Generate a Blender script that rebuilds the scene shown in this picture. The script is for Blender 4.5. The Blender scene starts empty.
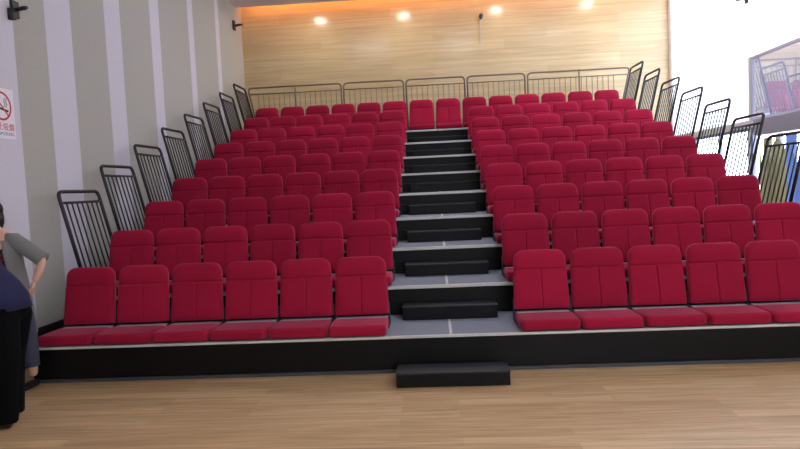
import bpy, bmesh, math, random
from mathutils import Vector, Matrix, noise
random.seed(7)
C = bpy.context.scene.collection
SC = bpy.context.scene
PI = math.pi
V = Vector

# ------------------------------------------------------------------ materials
def lin(c):
    c = c / 255.0
    return c / 12.92 if c <= 0.04045 else ((c + 0.055) / 1.055) ** 2.4
def rgb(r, g, b): return (lin(r), lin(g), lin(b), 1.0)

def mat(name, col, rough=0.6, metal=0.0, spec=0.5, sheen=0.0, vary=0.0, scale=(20, 20, 20), bump=0.0, coat=0.0):
    m = bpy.data.materials.new(name); m.use_nodes = True
    nt = m.node_tree; b = nt.nodes['Principled BSDF']
    b.inputs['Base Color'].default_value = col
    b.inputs['Roughness'].default_value = rough
    b.inputs['Metallic'].default_value = metal
    b.inputs['Specular IOR Level'].default_value = spec
    b.inputs['Sheen Weight'].default_value = sheen
    b.inputs['Coat Weight'].default_value = coat
    if vary or bump:
        tc = nt.nodes.new('ShaderNodeTexCoord'); mp = nt.nodes.new('ShaderNodeMapping')
        mp.inputs['Scale'].default_value = scale
        nz = nt.nodes.new('ShaderNodeTexNoise'); nz.inputs['Scale'].default_value = 1.0; nz.inputs['Detail'].default_value = 4
        nt.links.new(tc.outputs['Object'], mp.inputs['Vector']); nt.links.new(mp.outputs['Vector'], nz.inputs['Vector'])
        if vary:
            mx = nt.nodes.new('ShaderNodeMix'); mx.data_type = 'RGBA'
            mx.inputs[6].default_value = tuple(c * (1 - vary) for c in col[:3]) + (1,)
            mx.inputs[7].default_value = tuple(min(1, c * (1 + vary)) for c in col[:3]) + (1,)
            nt.links.new(nz.outputs['Fac'], mx.inputs[0]); nt.links.new(mx.outputs[2], b.inputs['Base Color'])
        if bump:
            bp = nt.nodes.new('ShaderNodeBump'); bp.inputs['Strength'].default_value = bump; bp.inputs['Distance'].default_value = 0.004
            nt.links.new(nz.outputs['Fac'], bp.inputs['Height']); nt.links.new(bp.outputs['Normal'], b.inputs['Normal'])
    return m

def emit(name, col, s):
    m = bpy.data.materials.new(name); m.use_nodes = True
    nt = m.node_tree; nt.nodes.remove(nt.nodes['Principled BSDF'])
    e = nt.nodes.new('ShaderNodeEmission'); e.inputs['Color'].default_value = col; e.inputs['Strength'].default_value = s
    nt.links.new(e.outputs[0], nt.nodes['Material Output'].inputs['Surface'])
    return m

def red_fabric():
    m = mat('crimson fabric', rgb(156, 20, 54), 0.9, spec=0.2, sheen=0.35, vary=0.12, scale=(160, 160, 160), bump=0.25)
    nt = m.node_tree; b = nt.nodes['Principled BSDF']
    src = b.inputs['Base Color'].links[0].from_socket
    oi = nt.nodes.new('ShaderNodeObjectInfo'); hs = nt.nodes.new('ShaderNodeHueSaturation')
    mr = nt.nodes.new('ShaderNodeMapRange'); mr.inputs['To Min'].default_value = 0.88; mr.inputs['To Max'].default_value = 1.12
    nt.links.new(oi.outputs['Random'], mr.inputs['Value']); nt.links.new(mr.outputs[0], hs.inputs['Value'])
    nt.links.new(src, hs.inputs['Color']); nt.links.new(hs.outputs[0], b.inputs['Base Color'])
    b.inputs['Sheen Tint'].default_value = rgb(255, 150, 180); b.inputs['Sheen Roughness'].default_value = 0.4
    return m

def stripes_wall():
    # painted vertical stripes, pale lavender on warm grey, uneven in width along the wall
    m = mat('striped wallpaper', rgb(180, 180, 180), 0.85, spec=0.2)
    nt = m.node_tree; b = nt.nodes['Principled BSDF']
    tc = nt.nodes.new('ShaderNodeTexCoord'); sp = nt.nodes.new('ShaderNodeSeparateXYZ')
    nt.links.new(tc.outputs['Object'], sp.inputs[0])
    grey = [(0.728, 1.247), (1.729, 2.479), (2.882, 3.776), (4.088, 5.235), (5.465, 6.609), (6.814, 9.0),
            (-0.75, 0.15), (-2.1, -1.25), (-3.45, -2.6), (-4.8, -3.95), (-6.15, -5.3), (-7.5, -6.65), (-8.8, -8.0)]
    acc = None
    for a, c in grey:
        g = nt.nodes.new('ShaderNodeMath'); g.operation = 'COMPARE'
        nt.links.new(sp.outputs['Y'], g.inputs[0]); g.inputs[1].default_value = (a + c) / 2; g.inputs[2].default_value = (c - a) / 2
        if acc is None: acc = g
        else:
            d = nt.nodes.new('ShaderNodeMath'); d.operation = 'MAXIMUM'
            nt.links.new(acc.outputs[0], d.inputs[0]); nt.links.new(g.outputs[0], d.inputs[1]); acc = d
    nz = nt.nodes.new('ShaderNodeTexNoise'); nz.inputs['Scale'].default_value = 30; nz.inputs['Detail'].default_value = 5
    nt.links.new(tc.outputs['Object'], nz.inputs['Vector'])
    def ramp(c0, c1):
        mx = nt.nodes.new('ShaderNodeMix'); mx.data_type = 'RGBA'; mx.inputs[6].default_value = c0; mx.inputs[7].default_value = c1
        nt.links.new(nz.outputs['Fac'], mx.inputs[0]); return mx
    A = ramp(rgb(208, 205, 213), rgb(215, 212, 220)); B = ramp(rgb(174, 172, 164), rgb(184, 182, 174))
    mx = nt.nodes.new('ShaderNodeMix'); mx.data_type = 'RGBA'
    nt.links.new(acc.outputs[0], mx.inputs[0]); nt.links.new(A.outputs[2], mx.inputs[6]); nt.links.new(B.outputs[2], mx.inputs[7])
    nt.links.new(mx.outputs[2], b.inputs['Base Color'])
    return m

def wood_planks(name, cols, plank, rough, vert=False, joint=0.5, coat=0.0, seam=0.002, grain=(1.2, 26), lo=.70):
    m = mat(name, cols[0], rough, coat=coat)
    nt = m.node_tree; b = nt.nodes['Principled BSDF']
    tc = nt.nodes.new('ShaderNodeTexCoord'); sp = nt.nodes.new('ShaderNodeSeparateXYZ'); cb = nt.nodes.new('ShaderNodeCombineXYZ')
    nt.links.new(tc.outputs['Object'], sp.inputs[0])
    nt.links.new(sp.outputs['X'], cb.inputs['X']); nt.links.new(sp.outputs['Z' if vert else 'Y'], cb.inputs['Y'])
    br = nt.nodes.new('ShaderNodeTexBrick'); br.offset = 0.37; br.offset_frequency = 2
    br.inputs['Scale'].default_value = 1; br.inputs['Brick Width'].default_value = plank[0]; br.inputs['Row Height'].default_value = plank[1]
    br.inputs['Mortar Size'].default_value = seam; br.inputs['Mortar Smooth'].default_value = 0.2; br.inputs['Bias'].default_value = 0
    br.inputs['Color1'].default_value = cols[0]; br.inputs['Color2'].default_value = cols[1]
    br.inputs['Mortar'].default_value = tuple(c * joint for c in cols[0][:3]) + (1,)
    nt.links.new(cb.outputs[0], br.inputs['Vector'])
    mp = nt.nodes.new('ShaderNodeMapping'); mp.inputs['Scale'].default_value = (grain[0], grain[1], 1)
    nt.links.new(cb.outputs[0], mp.inputs['Vector'])
    nz = nt.nodes.new('ShaderNodeTexNoise'); nz.inputs['Scale'].default_value = 1; nz.inputs['Detail'].default_value = 6; nz.inputs['Distortion'].default_value = 0.6
    nt.links.new(mp.outputs[0], nz.inputs['Vector'])
    rp = nt.nodes.new('ShaderNodeValToRGB'); rp.color_ramp.elements[0].position = 0.3; rp.color_ramp.elements[1].position = 0.72
    rp.color_ramp.elements[0].color = (lo, lo * .97, lo * .93, 1); rp.color_ramp.elements[1].color = (1.1, 1.1, 1.1, 1)
    nt.links.new(nz.outputs['Fac'], rp.inputs[0])
    mx = nt.nodes.new('ShaderNodeMix'); mx.data_type = 'RGBA'; mx.blend_type = 'MULTIPLY'; mx.inputs[0].default_value = 1
    nt.links.new(br.outputs['Color'], mx.inputs[6]); nt.links.new(rp.outputs[0], mx.inputs[7])
    nt.links.new(mx.outputs[2], b.inputs['Base Color'])
    return m, mx, cb, b

def floor_mat():
    m, mx, cb, b = wood_planks('pale wood strip flooring', (rgb(214, 181, 136), rgb(194, 157, 112)), (1.1, 0.115), 0.42, joint=0.8, grain=(1.6, 30))
    b.inputs['Specular IOR Level'].default_value = 0.4
    nt = m.node_tree
    # pale scuffs and dark knots with a shape of their own
    mp = nt.nodes.new('ShaderNodeMapping'); mp.inputs['Scale'].default_value = (1.7, 5.0, 1); mp.inputs['Location'].default_value = (3.1, 1.7, 0)
    nt.links.new(cb.outputs[0], mp.inputs['Vector'])
    nz = nt.nodes.new('ShaderNodeTexNoise'); nz.inputs['Scale'].default_value = 1.3; nz.inputs['Detail'].default_value = 3
    nt.links.new(mp.outputs[0], nz.inputs['Vector'])
    rp = nt.nodes.new('ShaderNodeValToRGB'); rp.color_ramp.elements[0].position = 0.70; rp.color_ramp.elements[1].position = 0.76
    rp.color_ramp.elements[0].color = (0, 0, 0, 1); rp.color_ramp.elements[1].color = (0.35, 0.35, 0.35, 1)
    nt.links.new(nz.outputs['Fac'], rp.inputs[0])
    m2 = nt.nodes.new('ShaderNodeMix'); m2.data_type = 'RGBA'; m2.inputs[7].default_value = rgb(222, 206, 190)
    nt.links.new(rp.outputs[0], m2.inputs[0]); nt.links.new(mx.outputs[2], m2.inputs[6]); nt.links.new(m2.outputs[2], b.inputs['Base Color'])
    return m

def clear_glass(name, tint=(1, 1, 1, 1), refl=0.08):
    m = bpy.data.materials.new(name); m.use_nodes = True; nt = m.node_tree; nt.nodes.remove(nt.nodes['Principled BSDF'])
    t = nt.nodes.new('ShaderNodeBsdfTransparent'); t.inputs[0].default_value = tint
    g = nt.nodes.new('ShaderNodeBsdfGlossy'); g.inputs['Roughness'].default_value = 0.01
    f = nt.nodes.new('ShaderNodeFresnel'); f.inputs['IOR'].default_value = 1.45
    mx = nt.nodes.new('ShaderNodeMixShader')
    ge = nt.nodes.new('ShaderNodeNewGeometry'); sb = nt.nodes.new('ShaderNodeMath'); sb.operation = 'SUBTRACT'; sb.inputs[0].default_value = 1.0
    ml = nt.nodes.new('ShaderNodeMath'); ml.operation = 'MULTIPLY'
    nt.links.new(ge.outputs['Backfacing'], sb.inputs[1]); nt.links.new(sb.outputs[0], ml.inputs[0]); nt.links.new(f.outputs[0], ml.inputs[1])
    nt.links.new(ml.outputs[0], mx.inputs[0]); nt.links.new(t.outputs[0], mx.inputs[1]); nt.links.new(g.outputs[0], mx.inputs[2])
    nt.links.new(mx.outputs[0], nt.nodes['Material Output'].inputs['Surface'])
    return m

def backlit_wall():  # translucent sheet, added so the bare white wall glows with sky light
    m = bpy.data.materials.new('backlit white wall glow'); m.use_nodes = True; nt = m.node_tree; nt.nodes.remove(nt.nodes['Principled BSDF'])
    t = nt.nodes.new('ShaderNodeBsdfTranslucent'); t.inputs[0].default_value = (0.93, 0.94, 0.97, 1)
    d = nt.nodes.new('ShaderNodeBsdfDiffuse'); d.inputs[0].default_value = (0.9, 0.9, 0.92, 1)
    mx = nt.nodes.new('ShaderNodeMixShader'); mx.inputs[0].default_value = 0.25
    nt.links.new(t.outputs[0], mx.inputs[1]); nt.links.new(d.outputs[0], mx.inputs[2])
    nt.links.new(mx.outputs[0], nt.nodes['Material Output'].inputs['Surface'])
    return m

def sheer(name, col):
    m = mat(name, col, 0.7, vary=0.1); nt = m.node_tree; b = nt.nodes['Principled BSDF']
    t = nt.nodes.new('ShaderNodeBsdfTranslucent'); t.inputs[0].default_value = col
    mx = nt.nodes.new('ShaderNodeMixShader'); mx.inputs[0].default_value = 0.3
    nt.links.new(b.outputs[0], mx.inputs[1]); nt.links.new(t.outputs[0], mx.inputs[2]); nt.links.new(mx.outputs[0], nt.nodes['Material Output'].inputs['Surface'])
    return m

def mirror_glass():
    m = bpy.data.materials.new('reflective glass with glare veil'); m.use_nodes = True; nt = m.node_tree; nt.nodes.remove(nt.nodes['Principled BSDF'])
    g = nt.nodes.new('ShaderNodeBsdfGlossy'); g.inputs['Roughness'].default_value = 0.02; g.inputs[0].default_value = (0.9, 0.92, 1, 1)
    t = nt.nodes.new('ShaderNodeBsdfTranslucent'); t.inputs[0].default_value = (0.85, 0.86, 0.98, 1)
    mx = nt.nodes.new('ShaderNodeMixShader'); mx.inputs[0].default_value = 0.19  # translucent share puts the pale veil of glare into the pane
    nt.links.new(g.outputs[0], mx.inputs[1]); nt.links.new(t.outputs[0], mx.inputs[2])
    nt.links.new(mx.outputs[0], nt.nodes['Material Output'].inputs['Surface'])
    return m

def floral():
    m = mat('floral blouse cloth', rgb(24, 20, 26), 0.8)
    nt = m.node_tree; b = nt.nodes['Principled BSDF']
    tc = nt.nodes.new('ShaderNodeTexCoord'); v = nt.nodes.new('ShaderNodeTexVoronoi'); v.inputs['Scale'].default_value = 16
    nt.links.new(tc.outputs['Object'], v.inputs['Vector'])
    rp = nt.nodes.new('ShaderNodeValToRGB'); cr = rp.color_ramp
    cr.elements[0].position = 0.0; cr.elements[0].color = rgb(214, 176, 176)
    cr.elements[1].position = 0.55; cr.elements[1].color = rgb(20, 18, 24)
    e = cr.elements.new(0.25); e.color = rgb(150, 36, 48)
    nt.links.new(v.outputs['Distance'], rp.inputs[0]); nt.links.new(rp.outputs[0], b.inputs['Base Color'])
    return m

M = dict(
    red=red_fabric(), shell=mat('black moulded plastic', rgb(26, 24, 26), 0.5),
    bracket=mat('dark grey steel', rgb(58, 58, 62), 0.45, 0.6), pan=mat('grey metal', rgb(190, 182, 190), 0.5, 0.1),
    carpet=mat('grey blue carpet', rgb(136, 140, 150), 0.95, spec=0.1, vary=0.12, scale=(90, 90, 90), bump=0.3),
    nosing=mat('pale aluminium nosing', rgb(205, 203, 200), 0.45, 0.15), 
    black=mat('black painted panel', rgb(9, 8, 9), 0.5, spec=.22, vary=0.15, scale=(6, 6, 6)),
    blacktop=mat('black ribbed rubber', rgb(26, 27, 32), 0.45, spec=.4, vary=0.2, scale=(4, 90, 4)),
    kick=mat('dull grey metal edge', rgb(74, 76, 82), 0.5, 0.4),
    rail=mat('black powder coated tube', rgb(30, 29, 34), 0.42), greyrail=mat('grey bronze tube', rgb(112, 100, 86), 0.45, 0.2),
    white=mat('white paint', rgb(232, 232, 234), 0.6), ceil=mat('lavender grey ceiling paint', rgb(214, 210, 222), 0.8),
    base=mat('black skirting', rgb(30, 27, 26), 0.55), bluegrey=mat('blue grey window frame', rgb(112, 122, 160), 0.5),
    lav=mat('pale lavender frame', rgb(214, 214, 228), 0.6),
    skin=mat('skin', rgb(214, 166, 142), 0.55, vary=0.06), hair=mat('black hair', rgb(20, 17, 17), 0.45, vary=0.3, scale=(120, 120, 8), bump=0.4),
    cardigan=mat('grey knitted cardigan', rgb(126, 126, 124), 0.95, vary=0.14, scale=(70, 70, 70), bump=0.4), floral=floral(),
    jeans=mat('blue grey denim', rgb(66, 70, 88), 0.9, vary=0.15, scale=(40, 40, 40)), shoe=mat('black leather', rgb(20, 19, 20), 0.4),
    navy=mat('navy blue jersey', rgb(28, 31, 70), 0.9, vary=0.1, scale=(50, 50, 50)), trouser=mat('black trouser cloth', rgb(11, 11, 13), 0.95, spec=.1),
    eye=mat('dark eye', rgb(24, 18, 16), 0.2), lip=mat('lip', rgb(176, 96, 92), 0.5),
    wall_glow=backlit_wall(), mirror=mirror_glass(), glass=clear_glass('clear window glass'),
    olive=sheer('olive beige curtain', rgb(150, 144, 116)), bluecloth=sheer('steel blue curtain', rgb(112, 134, 178)), pelmet=mat('pale grey cloth', rgb(176, 176, 190), .7),
    lamp_warm=emit('warm strip light', rgb(255, 160, 75), 16), 
    lamp_spot=emit('downlight lens', rgb(255, 246, 228), 90), lamp_panel=emit('cool panel light', rgb(240, 243, 255), 9.5),
    paper=mat('white sign plastic', rgb(236, 232, 238), 0.4), signred=mat('red sign ink', rgb(200, 40, 60), 0.5), signblack=mat('black sign ink', rgb(30, 30, 34), 0.5),
    signblue=mat('pale blue sign ink', rgb(140, 150, 190), 0.5), signgrey=mat('grey sign ink', rgb(150, 160, 170), 0.5), signpink=mat('pale red sign ink', rgb(206, 96, 116), 0.5),
)
M['floor'] = floor_mat()
mw, mx_, cb_, b_ = wood_planks('pale glossy wood panelling', (rgb(198, 178, 140), rgb(188, 167, 129)), (2.4, 0.2), 0.2, vert=True, joint=0.88, seam=0.0015, grain=(0.8, 22), lo=.86)
b_.inputs['Specular IOR Level'].default_value = 0.55
M['wood'] = mw
M['stripes'] = stripes_wall()

# ------------------------------------------------------------------ mesh helpers
def new_obj(name, bm, material, parent=None, smooth=False, loc=None):
    me = bpy.data.meshes.new(name)
    bmesh.ops.recalc_face_normals(bm, faces=bm.faces)
    bm.to_mesh(me); bm.free()
    me.materials.append(material)
    if smooth:
        for p in me.polygons: p.use_smooth = True
    o = bpy.data.objects.new(name, me); C.objects.link(o)
    if parent: o.parent = parent
    if loc: o.location = loc
    return o
def tag(o, label=None, cat=None, group=None, kind=None):
    if label: o['label'] = label
    if cat: o['category'] = cat
    if group: o['group'] = group
    if kind: o['kind'] = kind
    return o
def thing(name, label, cat, loc=(0, 0, 0), group=None):
    o = bpy.data.objects.new(name, None); C.objects.link(o); o.location = loc; o.empty_display_size = 0.1
    return tag(o, label, cat, group)
def dup(root, loc, label, group=None):
    r = root.copy(); C.objects.link(r); r.location = loc; r['label'] = label
    if group: r['group'] = group
    for ch in root.children:
        c = ch.copy(); C.objects.link(c); c.parent = r
        for g in ch.children:
            d = g.copy(); C.objects.link(d); d.parent = c
    return r

def box(bm, x0, x1, y0, y1, z0, z1, bev=0.0, seg=2):
    r = bmesh.ops.create_cube(bm, size=1.0)
    vs = r['verts']
    for v in vs:
        v.co = Vector((x0 + (v.co.x + .5) * (x1 - x0), y0 + (v.co.y + .5) * (y1 - y0), z0 + (v.co.z + .5) * (z1 - z0)))
    if bev:
        es = list({e for v in vs for e in v.link_edges})
        bmesh.ops.bevel(bm, geom=es, offset=bev, segments=seg, profile=0.5, affect='EDGES')
    return bm
def bx(*a, **k): return box(bmesh.new(), *a, **k)

def tube(bm, pts, r, n=8, caps=True):
    pts = [Vector(p) for p in pts]; rings = []
    up = None
    for i, p in enumerate(pts):
        t = (pts[min(i + 1, len(pts) - 1)] - pts[max(i - 1, 0)]).normalized()
        if up is None:
            up = Vector((0, 0, 1)) if abs(t.z) < 0.9 else Vector((0, 1, 0))
        a = t.cross(up)
        if a.length < 1e-4: a = t.cross(Vector((1, 0, 0)))
        a.normalize(); b = a.cross(t).normalized(); up = b
        rr = r[i] if isinstance(r, (list, tuple)) else r
        rings.append([bm.verts.new(p + rr * (math.cos(2 * PI * k / n) * a + math.sin(2 * PI * k / n) * b)) for k in range(n)])
    for q in range(len(rings) - 1):
        for k in range(n):
            bm.faces.new((rings[q][k], rings[q][(k + 1) % n], rings[q + 1][(k + 1) % n], rings[q + 1][k]))
    if caps:
        bm.faces.new(rings[0][::-1]); bm.faces.new(rings[-1])
    return bm
def tb(*a, **k): return tube(bmesh.new(), *a, **k)

def round_path(pts, rad, seg=5):
    pts = [Vector(p) for p in pts]; out = [pts[0]]
    for i in range(1, len(pts) - 1):
        p = pts[i]; a = (pts[i - 1] - p).normalized(); b = (pts[i + 1] - p).normalized()
        p0 = p + a * rad; p1 = p + b * rad
        for k in range(seg + 1):
            t = k / seg
            out.append((1 - t) ** 2 * p0 + 2 * t * (1 - t) * p + t * t * p1)
    out.append(pts[-1]); return out

# ------------------------------------------------------------------ layout numbers (metres; X across, Y up the tribune, Z up)
D, RISE, H1 = 0.85, 0.2912, 0.3175
PITCH, HALF_AISLE = 0.515, 0.5595
WL, WR, YB, YF, ZC = -4.11, 4.92, 8.3, -9.0, 5.5
ROWS = 9
EDGE = 3.70
def deckz(k): return H1 + (k - 1) * RISE
ORD = ['', 'first', 'second', 'third', 'fourth', 'fifth', 'sixth', 'seventh', 'eighth', 'ninth']

# ------------------------------------------------------------------ room shell
def struct(name, bm, m, parent=None, **k):
    o = new_obj(name, bm, m, parent, **k)
    if not parent: o['kind'] = 'structure'
    return o
struct('floor', bx(WL - .1, WR + .1, YF - .1, YB + .1, -0.1, 0), M['floor'])
ceiling = struct('ceiling', bx(WL - .1, WR + .1, YF - .1, YB - 0.32, ZC, ZC + .1), M['ceil'])
struct('wall_left', bx(WL - .1, WL, YF, YB + .1, 0, ZC + .3), M['stripes'])
struct('wall_back', bx(WL - .1, WR + .1, YB, YB + .1, 0, ZC + .4), M['wood'])
struct('baseboard_left', bx(WL, WL + .022, YF, YB, 0, 0.34), M['base'])
# light cove between ceiling edge and back wall
cove = struct('trim_1', bx(WL, WR, YB - .38, YB, ZC + .3, ZC + .36), M['ceil'])
struct('cove_back', bx(WL, WR, YB - .38, YB - .34, ZC + .1, ZC + .3), M['ceil'], cove)
struct('strip_light', bx(WL + .1, WR - .1, YB - .29, YB - .26, ZC + .19, ZC + .215), M['lamp_warm'], cove)
# recessed downlights that shine along the back wall, and flat ceiling panels
for x in (-2.55, -0.63, 1.48, 3.5):
    bm = bmesh.new(); bmesh.ops.create_circle(bm, cap_ends=True, radius=0.12, segments=24, matrix=Matrix.Translation((x, 7.3, ZC - .006)))
    new_obj('downlight', bm, M['lamp_spot'], ceiling)
    bm = bmesh.new()
    tube(bm, [(x + .135 * math.cos(t * 2 * PI / 24), 7.3 + .135 * math.sin(t * 2 * PI / 24), ZC - .006) for t in range(25)], 0.012, 6, caps=False)
    new_obj('downlight_ring', bm, M['white'], ceiling)
for x, y in ((-1.65, 4.4), (0.75, 4.4), (3.1, 4.4), (1.0, 0.6), (3.4, 0.6), (1.0, -3.2), (3.4, -3.2), (0.5, -6.6), (3.4, -6.6)):  # first two reflect in the back wall; the rest added unseen for general light
    new_obj('light_panel', bx(x - .45, x + .45, y - .3, y + .3, ZC - .02, ZC - .004), M['lamp_panel'], ceiling)

# right wall: solid parts around the glazed openings
Y0, Y1, Y2, Y3 = 1.9, 4.98, 5.04, 8.2
Z0, Z1, Z2, ZM, Z3 = 0.55, 2.26, 2.36, 3.36, 5.45
T = 0.12
def rw(bm, y0, y1, z0, z1): box(bm, WR, WR + T, y0, y1, z0, z1)
bm = bmesh.new()
rw(bm, YF, Y0, 0, ZC + .3); rw(bm, Y0, YB, 0, Z0); rw(bm, Y0, YB, Z3, ZC + .3); rw(bm, Y3, YB, Z0, Z3); rw(bm, Y1, Y2, Z0, ZM)
rw(bm, Y0, Y1, Z1, Z2); rw(bm, Y2, Y3, Z1, Z2)
struct('wall_right', bm, M['white'])
def window(name, y0, y1, z0, z1, pane, fm, nv, nh, fw=0.035):
    bm = bmesh.new()
    for a, b in ((y0, y0 + fw), (y1 - fw, y1)): box(bm, WR + .01, WR + .07, a, b, z0, z1)
    for a, b in ((z0, z0 + fw), (z1 - fw, z1)): box(bm, WR + .012, WR + .068, y0, y1, a, b)
    for i in range(1, nv):
        y = y0 + (y1 - y0) * i / nv; box(bm, WR + .014, WR + .066, y - fw / 2, y + fw / 2, z0, z1)
    for i in range(1, nh):
        z = z0 + (z1 - z0) * i / nh; box(bm, WR + .016, WR + .064, y0, y1, z - fw / 2, z + fw / 2)
    w = struct(name, bm, fm)
    new_obj('pane', bx(WR + .035, WR + .041, y0 + .01, y1 - .01, z0 + .01, z1 - .01), pane, w)
    return w
bm = bmesh.new()                                  # added backlit panel for the glaring white wall, L-shaped around the reflecting pane
box(bm, WR + .01, WR + .07, Y3 - .03, Y3, Z2, Z3); box(bm, WR + .012, WR + .068, Y2, Y3, Z2, Z2 + .02); box(bm, WR + .012, WR + .068, Y0, Y3, Z3 - .03, Z3); box(bm, WR + .01, WR + .07, Y0, Y0 + .03, ZM, Z3)
w1 = struct('wall_glow_panel', bm, M['white'])
bm = bmesh.new(); pts = [(Y0, ZM), (Y2, ZM), (Y2, Z2), (Y3, Z2), (Y3, Z3), (Y0, Z3)]
va = [bm.verts.new((WR + .035, y, z)) for y, z in pts]; vb = [bm.verts.new((WR + .041, y, z)) for y, z in pts]
for k in range(6): bm.faces.new((va[k], va[(k + 1) % 6], vb[(k + 1) % 6], vb[k]))
bm.faces.new(va); bm.faces.new(vb[::-1])
new_obj('pane', bm, M['wall_glow'], w1)
window('window_2', Y0, Y1, Z2, ZM, M['mirror'], M['lav'], 1, 1, 0.045)
window('window_3', Y2, Y3, Z0, Z1, M['glass'], M['bluegrey'], 3, 1, 0.05)
window('window_4', Y0, Y1, Z0, Z1, M['glass'], M['bluegrey'], 4, 1, 0.05)
# front wall behind the viewer, unseen window openings added to let daylight in
bm = bmesh.new()
box(bm, WL, WR, YF - .1, YF, 0, 1.0); box(bm, WL, WR, YF - .1, YF, 4.0, ZC + .3)
for a, b in ((WL, .6), (2.3, 2.8), (4.5, WR)): box(bm, a, b, YF - .1, YF, 1.0, 4.0)
struct('wall_front', bm, M['white'])

# ------------------------------------------------------------------ tribune tiers
for k in range(1, ROWS + 1):
    y0 = (k - 1) * D; z = deckz(k); zl = 0.0 if k == 1 else deckz(k - 1)
    t = thing('seating_tier', f'grey carpeted seating tier with pale edge and black riser, {ORD[k]} level up', 'platform', (0, y0, 0), 'stepped tiers of the tribune')
    y1 = D + .015 if k < ROWS else D + .03
    new_obj('deck', bx(-EDGE, EDGE, .028, y1, z - .05, z), M['carpet'], t)
    new_obj('nosing', bx(-EDGE, EDGE, -.004, .028, z - (.022 if k == 1 else .032), z - .0005, bev=.004), M['nosing'], t)
    bm = bmesh.new()
    box(bm, -EDGE, EDGE, .012, .03, z - .15, z - (.022 if k == 1 else .032)); box(bm, -EDGE, EDGE, .022, .04, zl + .002, z - .152)
    new_obj('riser', bm, M['black'], t)
    new_obj('joint_strip', bx(-.032, -.008, .03, D * .98, z, z + .003), M['nosing'], t)
    for s in (-1, 1):
        new_obj('side_panel', bx(s * EDGE - .01, s * EDGE + .01, .03, D, 0.0, z - .05), M['black'], t)
    if k == 1:
        new_obj('kick_strip', bx(-EDGE, EDGE, -.002, .02, 0.0, .028, bev=.003), M['kick'], t)

# intermediate step boxes in the aisle
def step(loc, label, w0, w1, d, h, first=[None]):
    if first[0] is None:
        t = thing('step_box', label, 'step', loc, 'black step boxes in the aisle')
        new_obj('box_body', bx(w0, w1, .004, d, 0, h - .014, bev=.004), M['black'], t)
        new_obj('tread', bx(w0 - .004, w1 + .004, -.004, d + .004, h - .014, h, bev=.005), M['blacktop'], t)
        first[0] = t; return t
    return dup(first[0], loc, label)
for k in range(1, ROWS):
    step((0, (k - 1) * D + .592, deckz(k) + .0035), f'black step box in the aisle on the {ORD[k]} grey tier', -.455, .435, .25, .128)
t = thing('step_box', 'black low step box on the wood floor in front of the aisle', 'step', (0, -.40, 0), 'black step boxes in the aisle')
new_obj('box_body', bx(-.47, .42, .004, .25, 0, .104, bev=.004), M['black'], t)
new_obj('tread', bx(-.474, .424, -.004, .254, .104, .118, bev=.005), M['blacktop'], t)

# ------------------------------------------------------------------ seats
def cushion_bm():
    bm = bmesh.new(); w, d = .2505, .335
    box(bm, -w, w, -.018, d, .014, .1)
    es = [e for e in bm.edges if abs(e.verts[0].co.z - e.verts[1].co.z) > .01 and e.verts[0].co.y < .1]
    bmesh.ops.bevel(bm, geom=es, offset=.05, segments=5, profile=.5, affect='EDGES')
    es = [e for e in bm.edges if e.verts[0].co.z > .09 and e.verts[1].co.z > .09 and len(e.link_faces) == 2 and any(abs(f.normal.z) < .5 for f in e.link_faces)]
    bmesh.ops.bevel(bm, geom=es, offset=.032, segments=4, profile=.5, affect='EDGES')
    es = [e for e in bm.edges if e.verts[0].co.z < .015 and e.verts[1].co.z < .015 and any(abs(f.normal.z) < .5 for f in e.link_faces)]
    bmesh.ops.bevel(bm, geom=es, offset=.012, segments=2, profile=.5, affect='EDGES')
    return bm

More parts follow.
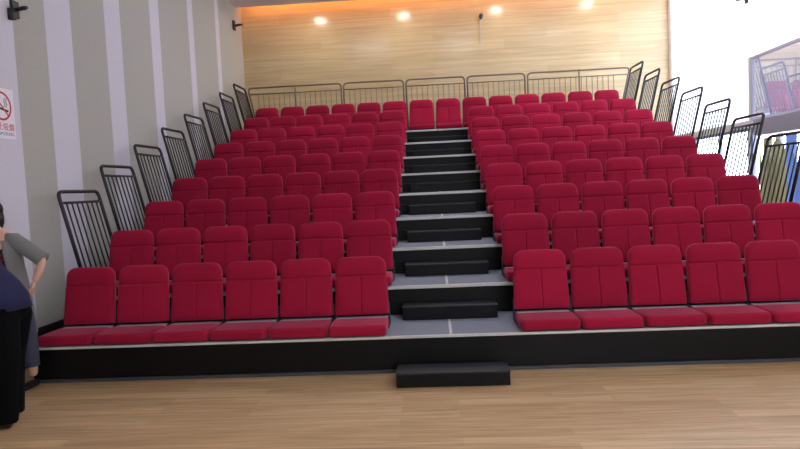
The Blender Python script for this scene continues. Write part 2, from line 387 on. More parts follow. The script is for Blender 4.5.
BACK_H = .535; REC = math.radians(11)
def hwid(z, b=.247, t=.228, rt=.085, rb=.02):
    w = b + (t - b) * (z / BACK_H) ** 1.6
    if z > BACK_H - rt:
        q = z - (BACK_H - rt); w = w - rt + math.sqrt(max(0, rt * rt - q * q))
    if z < rb:
        q = rb - z; w = w - rb + math.sqrt(max(0, rb * rb - q * q))
    return w
SEAM = BACK_H - .178
def back_bm():
    bm = bmesh.new()
    us = sorted(set([s * a for s in (-1, 1) for a in (0, .012, .025, .04, .07, .12, .25, .4, .55, .7, .82, .9, .955, .985, 1)]))
    zs = [0, .004, .012, .02, .04, .08, .14, .2, .26, .3, .33, SEAM - .022, SEAM - .012, SEAM - .006, SEAM, SEAM + .006, SEAM + .012, SEAM + .022, .40, .43, .455, .475, .49, .503, .514, .523, .53, .534, BACK_H]
    zs = sorted(z for z in zs)
    front = []; back = []
    for z in zs:
        w = hwid(z); v = z / BACK_H; fr = []; bk = []
        for u in us:
            x = u * w
            edge = (1 - abs(u) ** 7) ** .5 * (1 - abs(2 * v - 1) ** 14) ** .5
            dep = .03 * edge + .028
            dep += .010 * math.exp(-((z - .08) / .1) ** 2) * (1 - u * u)          # lumbar swell
            dep += .012 * math.exp(-((z - (BACK_H - .08)) / .07) ** 2) * (1 - u ** 4)  # headrest roll
            zarch = z - .010 * (u * u - .3) * 0
            dep -= .014 * math.exp(-((zarch - SEAM) / .007) ** 2) * (edge > .05)
            if z < SEAM: dep -= .013 * math.exp(-(x / .005) ** 2) * min(1, (SEAM - z) / .01) * (edge > .05)
            fr.append(bm.verts.new((x, -dep, z))); bk.append(bm.verts.new((x, 0, z)))
        front.append(fr); back.append(bk)
    n = len(us)
    for i in range(len(zs) - 1):
        for j in range(n - 1):
            bm.faces.new((front[i][j], front[i][j + 1], front[i + 1][j + 1], front[i + 1][j]))
            bm.faces.new((back[i][j + 1], back[i][j], back[i + 1][j], back[i + 1][j + 1]))
        bm.faces.new((back[i][0], front[i][0], front[i + 1][0], back[i + 1][0]))
        bm.faces.new((front[i][-1], back[i][-1], back[i + 1][-1], front[i + 1][-1]))
    for i, fl in ((0, True), (-1, False)):
        for j in range(n - 1):
            q = (back[i][j], back[i][j + 1], front[i][j + 1], front[i][j])
            bm.faces.new(q if fl else q[::-1])
    bmesh.ops.remove_doubles(bm, verts=bm.verts, dist=.0004)
    return bm
def shell_bm():
    bm = bmesh.new(); rings = []
    zs = [.03, .1, .2, .3, .4, BACK_H - .06, BACK_H - .03, BACK_H - .014]
    for y in (.002, .028):
        ins = .010 if y < .01 else .022
        loop = [Vector((hwid(z) - ins, y, z)) for z in zs] + [Vector((-(hwid(z) - ins), y, z)) for z in reversed(zs)]
        rings.append([bm.verts.new(p) for p in loop])
    n = len(rings[0])
    for k in range(n): bm.faces.new((rings[0][k], rings[0][(k + 1) % n], rings[1][(k + 1) % n], rings[1][k]))
    bm.faces.new(rings[1]); bm.faces.new(rings[0][::-1])
    return bm

def make_seat(label, group):
    t = thing('folding_seat', label, 'seat', (0, 0, 0), group)
    new_obj('seat_cushion', cushion_bm(), M['red'], t, smooth=True)
    b = new_obj('backrest', back_bm(), M['red'], t, smooth=True); b.location = (0, .435, .105); b.rotation_euler = (-REC, 0, 0)
    s = new_obj('back_shell', shell_bm(), M['shell'], t); s.location = (0, .435, .105); s.rotation_euler = (-REC, 0, 0)
    new_obj('seat_pan', bx(-.235, .235, .315, .42, .004, .092, bev=.006), M['pan'], t)
    for s in (-1, 1):
        bm = bmesh.new()
        pts = [(.30, .003), (.50, .003), (.50, .12), (.475, .21), (.455, .21), (.43, .11), (.30, .05)]
        a = [bm.verts.new((s * .245, y, z)) for y, z in pts]; c = [bm.verts.new((s * .2535, y, z)) for y, z in pts]
        for k in range(len(pts)): bm.faces.new((a[k], a[(k + 1) % len(pts)], c[(k + 1) % len(pts)], c[k]))
        bm.faces.new(a); bm.faces.new(c[::-1])
        h = new_obj('hinge', bm, M['bracket'], t)
    return t

proto = None
SIDE = {-1: 'striped wall side', 1: 'window side'}
for k in range(1, ROWS + 1):
    for s in (-1, 1):
        for i in range(1, 7):
            if k == 1 and s == 1 and i == 6: continue            # outside the photograph
            x = s * (HALF_AISLE + (i - .5) * PITCH)
            if k == ROWS and s == 1: x -= .05
            pos = 'next to the aisle' if i == 1 else f'{ORD[i]} from aisle'
            lab = f'red folding seat, {ORD[k]} row up, {pos}, {SIDE[s]}'
            grp = f'red folding seats on the {SIDE[s]} of the aisle'
            loc = (x, (k - 1) * D, deckz(k))
            if proto is None:
                proto = make_seat(lab, grp); proto.location = loc
            else: dup(proto, loc, lab, grp)
for x, w in ((-.285, 'striped wall'), (.242, 'window')):
    dup(proto, (x, (ROWS - 1) * D, deckz(ROWS)), f'red folding seat at the head of the aisle, the one nearer the {w}', 'red folding seats at the head of the aisle')

# ------------------------------------------------------------------ side guard rails (leaning outwards)
LEAN, RH = .2308, 1.077
def make_rail(s, label, group):
    t = thing('guard_rail', label, 'railing', (0, 0, 0), group)
    P = lambda y, z: (s * LEAN * z, y, z)
    ya, yb = .07, .825
    new_obj('frame', tb(round_path([P(ya, 0.005), P(ya, RH), P(yb, RH), P(yb, 0.005)], .075), .0195, 8), M['rail'], t, smooth=True)
    new_obj('upper_bar', tb([P(ya, RH - .115), P(yb, RH - .115)], .014, 8), M['rail'], t, smooth=True)
    new_obj('lower_bar', tb([P(ya, .12), P(yb, .12)], .014, 8), M['rail'], t, smooth=True)
    first = None
    for q in range(1, 8):
        y = ya + (yb - ya) * q / 8
        if first is None:
            first = new_obj('baluster', tb([P(0, .12), P(0, RH - .115)], .0095, 6), M['rail'], t, smooth=True); first.location = (0, y, 0)
        else:
            c = first.copy(); C.objects.link(c); c.parent = t; c.location = (0, y, 0)
    for y in (ya, yb):
        new_obj('foot_plate', bx(-.028, .028, y - .035, y + .035, 0, .008), M['rail'], t)
    return t
for s in (-1, 1):
    g = f'leaning guard rails on the {SIDE[s]}'
    pr = None
    for k in range(2, ROWS + 1):
        lab = f'black tubular guard rail leaning outwards beside the {ORD[k]} seat row, {SIDE[s]}'
        loc = (s * 3.668, (k - 1) * D, deckz(k) + .001)
        if pr is None: pr = make_rail(s, lab, g); pr.location = loc
        else: dup(pr, loc, lab)

# back rail panels on the top tier
ZT = deckz(ROWS)
def back_rail(x0, x1, label, mid=None, lean0=0, lean1=0):
    h = 1.078; y = 0
    t = thing('back_rail', label, 'railing', (0, 7.5, ZT), 'thin back rails along the top tier')
    P0 = lambda z: (x0 - lean0 * (z - h) * -1 * 1.0 if lean0 else x0, y, z)
    L = lambda z: x0 + (lean0 * (h - z)); R = lambda z: x1 - (lean1 * (h - z))
    new_obj('frame', tb(round_path([(L(.006), y, .006), (L(h), y, h), (R(h), y, h), (R(.006), y, .006)], .085), .017, 8), M['greyrail'], t, smooth=True)
    zb = h - .13
    new_obj('upper_bar', tb([(L(zb), y, zb), (R(zb), y, zb)], .011, 8), M['greyrail'], t, smooth=True)
    new_obj('lower_bar', tb([(L(.12), y, .12), (R(.12), y, .12)], .011, 8), M['greyrail'], t, smooth=True)
    n = max(2, round((x1 - x0) / .107))
    first = None
    for q in range(1, n):
        x = x0 + (x1 - x0) * q / n
        if x < L(.12) + .02 or x > R(.12) - .02: continue
        if first is None:
            first = new_obj('baluster', tb([(0, y, .12), (0, y, zb)], .0075, 6), M['greyrail'], t, smooth=True); first.location = (x, 0, 0)
        else:
            c = first.copy(); C.objects.link(c); c.parent = t; c.location = (x, 0, 0)
    if mid: new_obj('middle_post', tb([(mid, y, .006), (mid, y, h + .02)], .017, 8), M['greyrail'], t, smooth=True)
back_rail(-3.82, -1.895, 'grey back rail panel behind top row in the striped wall corner', mid=-2.84, lean0=.2)
back_rail(-1.845, -.63, 'grey back rail panel behind top row, second from the striped wall')
back_rail(-.575, .60, 'grey back rail panel behind the two aisle head seats')
back_rail(.655, 1.80, 'grey back rail panel behind top row, second from the window side')
back_rail(1.855, 3.86, 'grey back rail panel behind top row at the window side end', mid=2.87, lean1=.2308)

# ------------------------------------------------------------------ sign on the striped wall
def sign():
    X = WL; y0, y1, z0, z1 = .285, .632, 2.2, 2.672
    t = thing('no_smoking_sign', 'white no smoking sign with red ring on the striped wall', 'sign', (X, (y0 + y1) / 2, z0))
    w, h = y1 - y0, z1 - z0
    new_obj('board', bx(0.001, .007, -w / 2, w / 2, 0, h), M['paper'], t)
    def flat(name, pts, m, x=.0085):           # polygon in (y, z), a thin printed slab
        bm = bmesh.new(); a = [bm.verts.new((x - .0015, p[0], p[1])) for p in pts]; b = [bm.verts.new((x, p[0], p[1])) for p in pts]
        n = len(pts)
        for k in range(n): bm.faces.new((a[k], a[(k + 1) % n], b[(k + 1) % n], b[k]))
        bm.faces.new(a[::-1]); bm.faces.new(b)
        return new_obj(name, bm, m, t)
    cz = h - .17; R0, R1 = .135, .116
    bm = bmesh.new(); n = 40; rr = []
    for x in (.0072, .0092):
        for r in (R0, R1): rr.append([bm.verts.new((x, r * math.cos(2 * PI * k / n), cz + r * math.sin(2 * PI * k / n))) for k in range(n)])
    for k in range(n):
        q = (k + 1) % n
        bm.faces.new((rr[2][k], rr[2][q], rr[3][q], rr[3][k])); bm.faces.new((rr[0][k], rr[0][q], rr[2][q], rr[2][k])); bm.faces.new((rr[1][q], rr[1][k], rr[3][k], rr[3][q]))
    new_obj('red_ring', bm, M['signred'], t)
    flat('cigarette', [(-.085, cz - .002), (.092, cz - .032), (.088, cz - .052), (-.088, cz - .022)], M['signblack'])
    def smoke(y): return [(y - .009, cz - .01), (y + .006, cz + .02), (y - .008, cz + .05), (y + .01, cz + .082), (y + .024, cz + .082), (y + .007, cz + .05), (y + .02, cz + .02), (y + .005, cz - .01)]
    flat('smoke', smoke(.035), M['signgrey']); flat('smoke', smoke(.062), M['signgrey'])
    a = math.radians(45); c, s = math.cos(a), math.sin(a); q = R1 + .004
    flat('slash', [(-q * c - .008 * s, cz + q * s - .008 * c), (-q * c + .008 * s, cz + q * s + .008 * c), (q * c + .008 * s, cz - q * s + .008 * c), (q * c - .008 * s, cz - q * s - .008 * c)], M['signred'], .0102)
    def text(s, size, z, m, name):
        cu = bpy.data.curves.new(name, 'FONT'); cu.body = s; cu.size = size; cu.align_x = 'CENTER'; cu.extrude = .0008
        o = bpy.data.objects.new(name, cu); C.objects.link(o)
        dg = bpy.context.evaluated_depsgraph_get(); me = bpy.data.meshes.new_from_object(o.evaluated_get(dg))
        bpy.data.objects.remove(o)
        me.materials.clear(); me.materials.append(m)
        r = bpy.data.objects.new(name, me); C.objects.link(r); r.parent = t
        r.matrix_local = Matrix(((0, 0, 1, .0085), (-1 * -1, 0, 0, 0), (0, 1, 0, z), (0, 0, 0, 1)))
        return r
    text('禁止吸烟', .078, .082, M['signpink'], 'red_characters')
    text('NO SMOKING', .047, .03, M['signblue'], 'blue_words')
sign()

# ------------------------------------------------------------------ small brackets high on the walls
def bracket(loc, rz, label, sc=1.0, full=True):
    t = thing('wall_bracket', label, 'bracket', loc, 'black brackets high on the walls'); t.rotation_euler = (0, 0, rz); t.scale = (sc,) * 3
    new_obj('plate', bx(0, .03, -.05, .05, -.075, .085, bev=.004), M['shell'], t)
    if full: new_obj('clamp', bx(.0, .055, -.09, -.04, -.11, .0, bev=.006), M['shell'], t)
    new_obj('arm', tb([(.03, 0, 0), (.11, -.02, .005), (.17, -.05, .0)], [.02, .022, .016], 8), M['shell'], t, smooth=True)
    new_obj('cable', tb([(.17, -.05, 0), (.2, -.09, -.02), (.21, -.14, -.05)], .006, 6), M['shell'], t, smooth=True)
bracket((WL, .75, 3.46), 0, 'black bracket with short arm high on the striped wall above the sign')
bracket((WL, 7.72, 5.06), 0, 'small black bracket high on the striped wall near the back corner', 1.2, False)
bracket((WR + .01, 5.05, 4.27), PI, 'small black bracket high on the white window wall', .9, False)
t = thing('wall_microphone', 'tiny dark hanging fitting high on the pale wood back wall', 'fitting', (1.04, YB, 5.07))
new_obj('head', tb([(0, -.07, .06), (0, -.075, .02), (-.01, -.07, -.05)], [.03, .045, .02], 8), M['bracket'], t, smooth=True)
new_obj('arm', tb([(0, 0, .02), (0, -.07, .02)], .012, 6), M['bracket'], t, smooth=True)
new_obj('cable', tb([(-.01, -.07, -.05), (-.03, -.03, -.15), (-.035, -.012, -.55)], .006, 6), M['pan'], t, smooth=True)

# ------------------------------------------------------------------ curtains and pelmet at the clear window
def curtain(y0, y1, z0, z1, m, label, waves, amp=.05):
    bm = bmesh.new(); n = waves * 10; rows = 14; g = []
    for j in range(rows + 1):
        v = j / rows; r = []
        for i in range(n + 1):
            u = i / n; y = y0 + (y1 - y0) * u
            top = z1 - .42 * (0.5 - .5 * math.cos(u * waves * PI * .9 + .4)) ** 2
            z = z0 + (top - z0) * v
            x = WR - .12 + amp * math.sin(u * waves * 2 * PI + .5 * math.sin(v * 3 + u * 7)) * (.6 + .4 * v)
            r.append(bm.verts.new((x, y, z)))
        g.append(r)
    for j in range(rows):
        for i in range(n): bm.faces.new((g[j][i], g[j][i + 1], g[j + 1][i + 1], g[j + 1][i]))
    bmesh.ops.solidify(bm, geom=bm.faces[:], thickness=.004)
    o = new_obj('curtain', bm, m, smooth=True); tag(o, label, 'curtain', 'gathered curtains at the window')
    return o
curtain(3.75, 4.42, .12, 2.06, M['olive'], 'olive beige gathered curtain hanging beside the bright window', 6)
curtain(2.6, 3.72, .12, 2.08, M['bluecloth'], 'steel blue gathered curtain hanging at the window, beside the olive one', 7)
o = new_obj('pelmet', bx(WR - .2, WR - .005, 2.0, 4.5, 2.10, 2.34, bev=.01), M['pelmet']); tag(o, 'pale grey box pelmet above the gathered curtains', 'pelmet')

# ------------------------------------------------------------------ people
def skin_mesh(joints, edges, sub=2, root=0):
    me = bpy.data.meshes.new('tmp'); names = list(joints); idx = {n: i for i, n in enumerate(names)}
    me.from_pydata([joints[n][0] for n in names], [(idx[a], idx[b]) for a, b in edges], [])
    o = bpy.data.objects.new('tmp', me); C.objects.link(o)
    md = o.modifiers.new('s', 'SKIN'); md.use_smooth_shade = True
    for i, n in enumerate(names):
        sv = me.skin_vertices[0].data[i]; r = joints[n][1]; sv.radius = r if isinstance(r, tuple) else (r, r); sv.use_root = (i == root)
    sb = o.modifiers.new('d', 'SUBSURF'); sb.levels = sub; sb.render_levels = sub
    dg = bpy.context.evaluated_depsgraph_get(); out = bpy.data.meshes.new_from_object(o.evaluated_get(dg))
    bpy.data.objects.remove(o); return out
def fuse(meshes, voxel, name, m, parent, smooth_it=4):
    bm = bmesh.new()
    for me in meshes: bm.from_mesh(me)
    me = bpy.data.meshes.new('tmp'); bm.to_mesh(me); bm.free()
    o = bpy.data.objects.new('tmp', me); C.objects.link(o)
    r = o.modifiers.new('r', 'REMESH'); r.mode = 'VOXEL'; r.voxel_size = voxel; r.use_smooth_shade = True
    if smooth_it:
        s = o.modifiers.new('s', 'SMOOTH'); s.iterations = smooth_it; s.factor = .5
    dg = bpy.context.evaluated_depsgraph_get(); out = bpy.data.meshes.new_from_object(o.evaluated_get(dg))
    bpy.data.objects.remove(o); out.materials.clear(); out.materials.append(m)
    for p in out.polygons: p.use_smooth = True
    w = bpy.data.objects.new(name, out); C.objects.link(w); w.parent = parent
    return w
def ell(c, r, rot=None, seg=24):
    bm = bmesh.new(); bmesh.ops.create_uvsphere(bm, u_segments=seg, v_segments=seg // 2, radius=1)
    mt = Matrix.Translation(c) @ (rot or Matrix()) @ Matrix.Diagonal((r[0], r[1], r[2], 1)); bmesh.ops.transform(bm, matrix=mt, verts=bm.verts)
    me = bpy.data.meshes.new('tmp'); bm.to_mesh(me); bm.free(); return me
def head_meshes(c, face):                        # c centre of the skull, face = rotation matrix, local -Y is forward
    def L(p): return Vector(c) + face @ Vector(p)
    R = face.to_4x4(); out = []
    out.append(ell(L((0, .012, .03)), (.073, .09, .085), R)); out.append(ell(L((0, -.012, -.03)), (.06, .072, .085), R))
    out.append(ell(L((0, -.035, -.085)), (.036, .04, .032), R))                      # chin
    out.append(ell(L((0, -.088, -.022)), (.014, .02, .028), R)); out.append(ell(L((0, -.097, -.036)), (.017, .017, .013), R))  # nose
    out.append(ell(L((0, -.078, .02)), (.05, .018, .012), R))                        # brow
    for s in (-1, 1):
        out.append(ell(L((s * .036, -.06, -.03)), (.024, .022, .024), R)); out.append(ell(L((s * .073, .01, -.012)), (.011, .021, .033), R))
    return out
def face_details(c, face, parent):
    def L(p): return Vector(c) + face @ Vector(p)
    for s in (-1, 1):
        me = ell(L((s * .029, -.082, .0)), (.014, .007, .007), face.to_4x4()); me.materials.append(M['eye'])
        o = bpy.data.objects.new('eye', me); C.objects.link(o); o.parent = parent
    me = ell(L((0, -.079, -.062)), (.024, .008, .008), face.to_4x4()); me.materials.append(M['lip'])
    o = bpy.data.objects.new('mouth', me); C.objects.link(o); o.parent = parent
def hand(wrist, dirv, palm, side, curl=.35, scale=1.0):
    # palm block and five separate fingers; dirv along the fingers, palm = palm normal, thumb leaves on the side given by sign
    d = Vector(dirv).normalized(); n = Vector(palm).normalized(); w = n.cross(d).normalized() * side; n = d.cross(w).normalized() * side
    n = Vector(palm).normalized(); n = (n - n.dot(d) * d).normalized()
    k = scale; W = Vector(wrist); out = []
    J = {'a': (W, .021 * k), 'b': (W + d * .03 * k, (.03 * k, .02 * k)), 'c': (W + d * .075 * k, (.036 * k, .015 * k))}
    out.append(ell(W + d * .045 * k, (1, 1, 1)) if False else skin_mesh(J, [('a', 'b'), ('b', 'c')], 2))
    for q, ln in zip((-1.5, -.5, .5, 1.5), (.066, .078, .073, .058)):
        base = W + d * .06 * k + w * q * .0185 * k
        p = base; pts = [p]; ang = 0
        for fr in (.4, .45, .32, .25):
            v = d * math.cos(ang) + n * math.sin(ang); p = p + v * ln * fr * k; pts.append(p); ang += curl
        J = {str(i): (pp, (.0088 - .0008 * i) * k) for i, pp in enumerate(pts)}
        out.append(skin_mesh(J, [(str(i), str(i + 1)) for i in range(len(pts) - 1)], 2))
    b = W + d * .02 * k - w * .018 * k
    t1 = b + (-w * .7 + d * .6 + n * .35).normalized() * .035 * k; t2 = t1 + (-w * .35 + d * .85 + n * .3).normalized() * .03 * k; t3 = t2 + (d + n * .25).normalized() * .024 * k
    J = {'0': (b, .012 * k), '1': (t1, .0105 * k), '2': (t2, .0095 * k), '3': (t3, .008 * k)}
    out.append(skin_mesh(J, [('0', '1'), ('1', '2'), ('2', '3')], 2))
    return out
def loft(rings, n=40, gap=None, thick=.006, wob=0.0):
    # rings: (cx, cy, cz, rx, ry[, tilt about Y]); gap=(a0,a1) leaves the shell open there (angles, 0 = -Y)
    bm = bmesh.new(); g = []
    for (cx, cy, cz, rx, ry, *tl) in rings:
        r = []; ti = tl[0] if tl else 0
        m = n if gap is None else n + 1
        for k in range(m):
            a = 2 * PI * k / n if gap is None else gap[1] + (2 * PI - (gap[1] - gap[0])) * k / n
            e = 1 + wob * math.sin(a * 7 + cz * 9)
            lx = rx * math.sin(a) * e; ly = -ry * math.cos(a) * e
            r.append(bm.verts.new((cx + lx * math.cos(ti), cy + ly, cz - lx * math.sin(ti))))
        g.append(r)
    for j in range(len(g) - 1):
        m = len(g[j])
        for k in range(m if gap is None else m - 1):
            bm.faces.new((g[j][k], g[j][(k + 1) % m], g[j + 1][(k + 1) % m], g[j + 1][k]))
    bmesh.ops.recalc_face_normals(bm, faces=bm.faces)
    bmesh.ops.solidify(bm, geom=bm.faces[:], thickness=thick)
    return bm
def bm_of(me):
    b = bmesh.new(); b.from_mesh(me); return b
def trousers(J, name, m, parent):
    p, r = J['pelvis']; parts = [ell(p + V((0, 0, -.02)), (r[0], r[1], .13))]
    for s in 'lr':
        h, k, a = (J[s + q] for q in ('hip', 'kn', 'an'))
        bm = tb([h[0] + V((0, 0, .07)), h[0], h[0].lerp(k[0], .5), k[0], k[0].lerp(a[0], .5), a[0] + V((0, 0, -.04))], [h[1] * .85, h[1], (h[1] + k[1]) / 2, k[1], (k[1] + a[1]) / 2, a[1]], 16)
        me = bpy.data.meshes.new('tmp'); bmesh.ops.recalc_face_normals(bm, faces=bm.faces); bm.to_mesh(me); bm.free(); parts.append(me)
    return fuse(parts, .009, name, m, parent, 4)
def shoe(ankle, toe, parent):
    a = Vector(ankle); t = Vector(toe); d = (t - a); d.z = 0; d.normalize()
    J = {'h': (Vector((a.x, a.y, .035)) - d * .045, .034), 'm': (Vector((a.x, a.y, .04)) + d * .03, (.042, .036)), 'b': (Vector((a.x, a.y, .03)) + d * .11, (.044, .027)), 't': (Vector((a.x, a.y, .026)) + d * .165, (.034, .022))}
    me = skin_mesh(J, [('h', 'm'), ('m', 'b'), ('b', 't')], 2)
    for v in me.vertices: v.co.z = max(v.co.z, .002)
    me.materials.append(M['shoe']); o = bpy.data.objects.new('shoe', me); C.objects.link(o); o.parent = parent
    for p in me.polygons: p.use_smooth = True


# woman by the striped wall, facing the viewer, one hand at her hip

base = V((-3.77, -.11, 0))
w = thing('person', 'person in grey open cardigan and floral top, hand on hip, by the striped wall', 'person', tuple(base))
def rel(J): return {k: (V(p) - base, r) for k, (p, r) in J.items()}
SY = -.10
JB = rel({
    'pelvis': ((-3.775, SY, .87), (.13, .095)), 'waist': ((-3.79, SY, 1.01), (.105, .08)), 'chest': ((-3.815, SY, 1.17), (.125, .088)), 'collar': ((-3.835, SY, 1.29), (.09, .06)),
    'neck': ((-3.84, SY - .005, 1.36), .046), 'skull': ((-3.875, SY - .015, 1.455), .05),
    'lsh': ((-3.68, SY, 1.27), .052), 'lel': ((-3.465, SY + .01, 1.10), .036), 'lfo': ((-3.46, SY - .05, 1.01), .033), 'lwr': ((-3.495, SY - .085, .925), .023),
    'rsh': ((-3.975, SY, 1.27), .052), 'rel': ((-4.0, SY - .03, 1.04), .036), 'rwr': ((-3.80, SY - .15, .99), .023),
    'lhip': ((-3.70, SY, .80), .085), 'lkn': ((-3.63, SY - .015, .46), .054), 'lca': ((-3.625, SY + .01, .33), .05), 'lan': ((-3.62, SY, .09), .034),
    'rhip': ((-3.85, SY, .80), .085), 'rkn': ((-3.87, SY - .02, .46), .054), 'rca': ((-3.87, SY + .01, .33), .05), 'ran': ((-3.88, SY, .09), .034)})
EB = [('pelvis', 'waist'), ('waist', 'chest'), ('chest', 'collar'), ('collar', 'neck'), ('neck', 'skull'), ('collar', 'lsh'), ('lsh', 'lel'), ('lel', 'lfo'), ('lfo', 'lwr'), ('collar', 'rsh'), ('rsh', 'rel'), ('rel', 'rwr'),
      ('pelvis', 'lhip'), ('lhip', 'lkn'), ('lkn', 'lca'), ('lca', 'lan'), ('pelvis', 'rhip'), ('rhip', 'rkn'), ('rkn', 'rca'), ('rca', 'ran')]
HC = V((-3.888, SY - .02, 1.495)) - base; F = Matrix.Rotation(math.radians(-12), 3, 'Z')
body = fuse([skin_mesh(JB, EB, 2)] + head_meshes(HC, F) + hand(JB['lwr'][0], (-.25, -.15, -1), (-1, .1, .2), 1, .4) + hand(JB['rwr'][0], (1, -.2, -.2), (0, 1, 0), -1, .3),
            .0065, 'body', M['skin'], w, 3)
face_details(HC, F, w)
hm = [ell(HC + F @ V((0, .028, .05)), (.086, .094, .085), F.to_4x4()), ell(HC + F @ V((0, .055, -.03)), (.084, .062, .12), F.to_4x4())]
fuse(hm, .007, 'hair', M['hair'], w, 3)
bm = loft([(-3.775 - base.x, SY - base.y, z_, rx, ry) for z_, rx, ry in ()] or [
    (-3.78 - base.x, SY - base.y, .80, .150, .118), (-3.785 - base.x, SY - base.y, .95, .132, .108), (-3.80 - base.x, SY - base.y, 1.08, .132, .106), (-3.815 - base.x, SY - base.y, 1.18, .142, .112), (-3.83 - base.x, SY - base.y, 1.26, .125, .092), (-3.838 - base.x, SY - base.y, 1.325, .075, .066)], thick=.005)
new_obj('blouse', bm, M['floral'], w, smooth=True)
# long open cardigan with elbow sleeves
bm = loft([(-3.76 - base.x, SY - base.y, .47, .185, .15), (-3.765 - base.x, SY - base.y, .60, .183, .15), (-3.77 - base.x, SY - base.y, .75, .175, .142), (-3.78 - base.x, SY - base.y, .92, .165, .132), (-3.795 - base.x, SY - base.y, 1.06, .155, .124), (-3.815 - base.x, SY - base.y, 1.18, .165, .128),
           (-3.828 - base.x, SY - base.y, 1.265, .155, .108), (-3.835 - base.x, SY - base.y, 1.32, .09, .08), (-3.838 - base.x, SY + .005 - base.y, 1.35, .068, .07)], gap=(-.55, .55), thick=.008, wob=.012)
card = new_obj('cardigan', bm, M['cardigan'], w, smooth=True)
for a, b in (('lsh', 'lel'), ('rsh', 'rel')):
    p, q = JB[a][0], JB[b][0]; d = q - p
    new_obj('sleeve', tb([p + V(((-3.838 - base.x - p.x) * .55, 0, .012)), p + V(((-3.838 - base.x - p.x) * .1, 0, .004)), p + d * .4, p + d * .8, q + d * .02], [.062, .068, .064, .062, .066], 16), M['cardigan'], w, smooth=True)
JT = rel({'pelvis': ((-3.775, SY, .86), (.14, .105)), 'lhip': ((-3.70, SY, .79), .096), 'lkn': ((-3.63, SY - .015, .46), .07), 'lan': ((-3.622, SY, .225), .058), 'rhip': ((-3.85, SY, .79), .096), 'rkn': ((-3.87, SY - .02, .46), .07), 'ran': ((-3.88, SY, .225), .058)})
trousers(JT, 'jeans', M['jeans'], w)
for a in ('lan', 'ran'):
    p = JB[a][0]; shoe((p.x, p.y, .09), (p.x - .02, p.y - .2, 0), w)

# person in black trousers, nearer, bending towards the wall
base = V((-3.24, -.95, 0))
w = thing('person', 'person in black trousers and navy shirt bending forward at the edge of the picture', 'person', tuple(base))
JB = rel({
    'pelvis': ((-3.20, -.95, .88), (.11, .13)), 'waist': ((-3.265, -.95, .975), (.095, .115)), 'chest': ((-3.39, -.95, 1.115), (.1, .13)), 'collar': ((-3.50, -.95, 1.235), (.07, .09)),
    'neck': ((-3.585, -.95, 1.30), .052), 'skull': ((-3.65, -.95, 1.345), .055),
    'lsh': ((-3.47, -1.12, 1.215), .056), 'lel': ((-3.58, -1.17, .98), .04), 'lwr': ((-3.77, -1.1, .88), .026),
    'rsh': ((-3.47, -.78, 1.215), .056), 'rel': ((-3.58, -.73, .98), .04), 'rwr': ((-3.77, -.8, .88), .026),
    'lhip': ((-3.19, -1.04, .83), .09), 'lkn': ((-3.17, -1.05, .47), .06), 'lca': ((-3.165, -1.05, .34), .055), 'lan': ((-3.20, -1.05, .09), .037),
    'rhip': ((-3.20, -.86, .83), .09), 'rkn': ((-3.27, -.85, .47), .06), 'rca': ((-3.26, -.85, .34), .055), 'ran': ((-3.29, -.85, .09), .037)})
EB2 = [e for e in EB if 'lfo' not in e] + [('lel', 'lwr')]
HC = V((-3.71, -.95, 1.395)) - base; F = Matrix.Rotation(math.radians(-90), 3, 'Z') @ Matrix.Rotation(math.radians(25), 3, 'X')
fuse([skin_mesh(JB, EB2, 2)] + head_meshes(HC, F) + hand(JB['lwr'][0], (-1, .1, -.5), (0, 1, .2), 1, .35) + hand(JB['rwr'][0], (-1, -.1, -.5), (0, -1, .2), -1, .35),
     .0075, 'body', M['skin'], w, 3)
face_details(HC, F, w)
fuse([ell(HC + F @ V((0, .028, .045)), (.085, .09, .082), F.to_4x4()), ell(HC + F @ V((0, .05, -.01)), (.08, .06, .08), F.to_4x4())], .007, 'hair', M['hair'], w, 3)
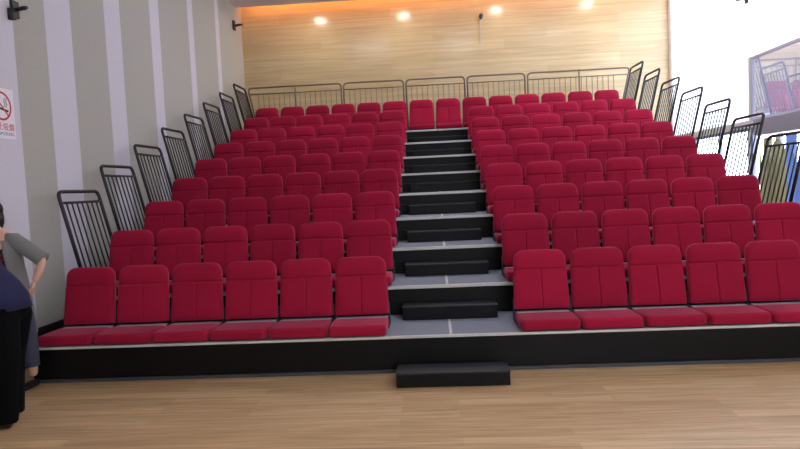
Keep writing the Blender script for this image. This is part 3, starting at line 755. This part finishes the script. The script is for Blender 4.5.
bm = loft([(x - base.x, 0, z, rx, ry, ti) for x, z, rx, ry, ti in ((-3.195, .835, .152, .185, -.05), (-3.205, .90, .148, .18, -.3), (-3.245, .965, .14, .17, -.62), (-3.33, 1.05, .134, .168, -.74), (-3.405, 1.135, .136, .18, -.74), (-3.465, 1.20, .128, .19, -.74), (-3.515, 1.255, .1, .15, -.74), (-3.555, 1.295, .072, .085, -.78))], thick=.008, wob=.01)
new_obj('shirt', bm, M['navy'], w, smooth=True)
for a, b in (('lsh', 'lel'), ('rsh', 'rel')):
    p, q = JB[a][0], JB[b][0]; d = q - p
    new_obj('sleeve', tb([p + V((.0, (-.95 - base.y - p.y) * .45, .012)), p + V((0, (-.95 - base.y - p.y) * .12, .004)), p + d * .3, p + d * .7], [.07, .074, .069, .067], 16), M['navy'], w, smooth=True)
JT = rel({'pelvis': ((-3.195, -.95, .87), (.135, .16)), 'lhip': ((-3.18, -1.03, .80), .115), 'lkn': ((-3.165, -1.05, .47), .095), 'lan': ((-3.20, -1.05, .09), .08),
          'rhip': ((-3.20, -.86, .80), .115), 'rkn': ((-3.27, -.85, .47), .095), 'ran': ((-3.29, -.85, .09), .08)})
trousers(JT, 'trousers', M['trouser'], w)
for a in ('lan', 'ran'):
    p = JB[a][0]; shoe((p.x, p.y, .09), (p.x - .2, p.y, 0), w)

# ------------------------------------------------------------------ daylight, camera, view
wd = bpy.data.worlds.new('sky'); SC.world = wd; wd.use_nodes = True
bg = wd.node_tree.nodes['Background']; bg.inputs[0].default_value = (0.86, 0.92, 1.0, 1); bg.inputs[1].default_value = 6.0

cam = bpy.data.cameras.new('camera'); co = bpy.data.objects.new('camera', cam); C.objects.link(co)
cam.sensor_fit = 'HORIZONTAL'; cam.sensor_width = 36; cam.lens = 36 * 621.4 / 800; cam.clip_start = .05
r = V((0.99756139, 0.05296018, -0.04545879)); u = V((0.04207339, 0.06337379, 0.9971026)); f = V((-0.05568763, 0.99658366, -0.06099103))
m = Matrix.Identity(4)
for i in range(3): m[i][0], m[i][1], m[i][2] = r[i], u[i], -f[i]
m[0][3], m[1][3], m[2][3] = -0.11853, -5.18968, 1.58344
co.matrix_world = m
SC.camera = co
vs = SC.view_settings; vs.view_transform = 'Standard'; vs.look = 'None'; vs.gamma = 1; vs.use_curve_mapping = False; vs.exposure = 0.34
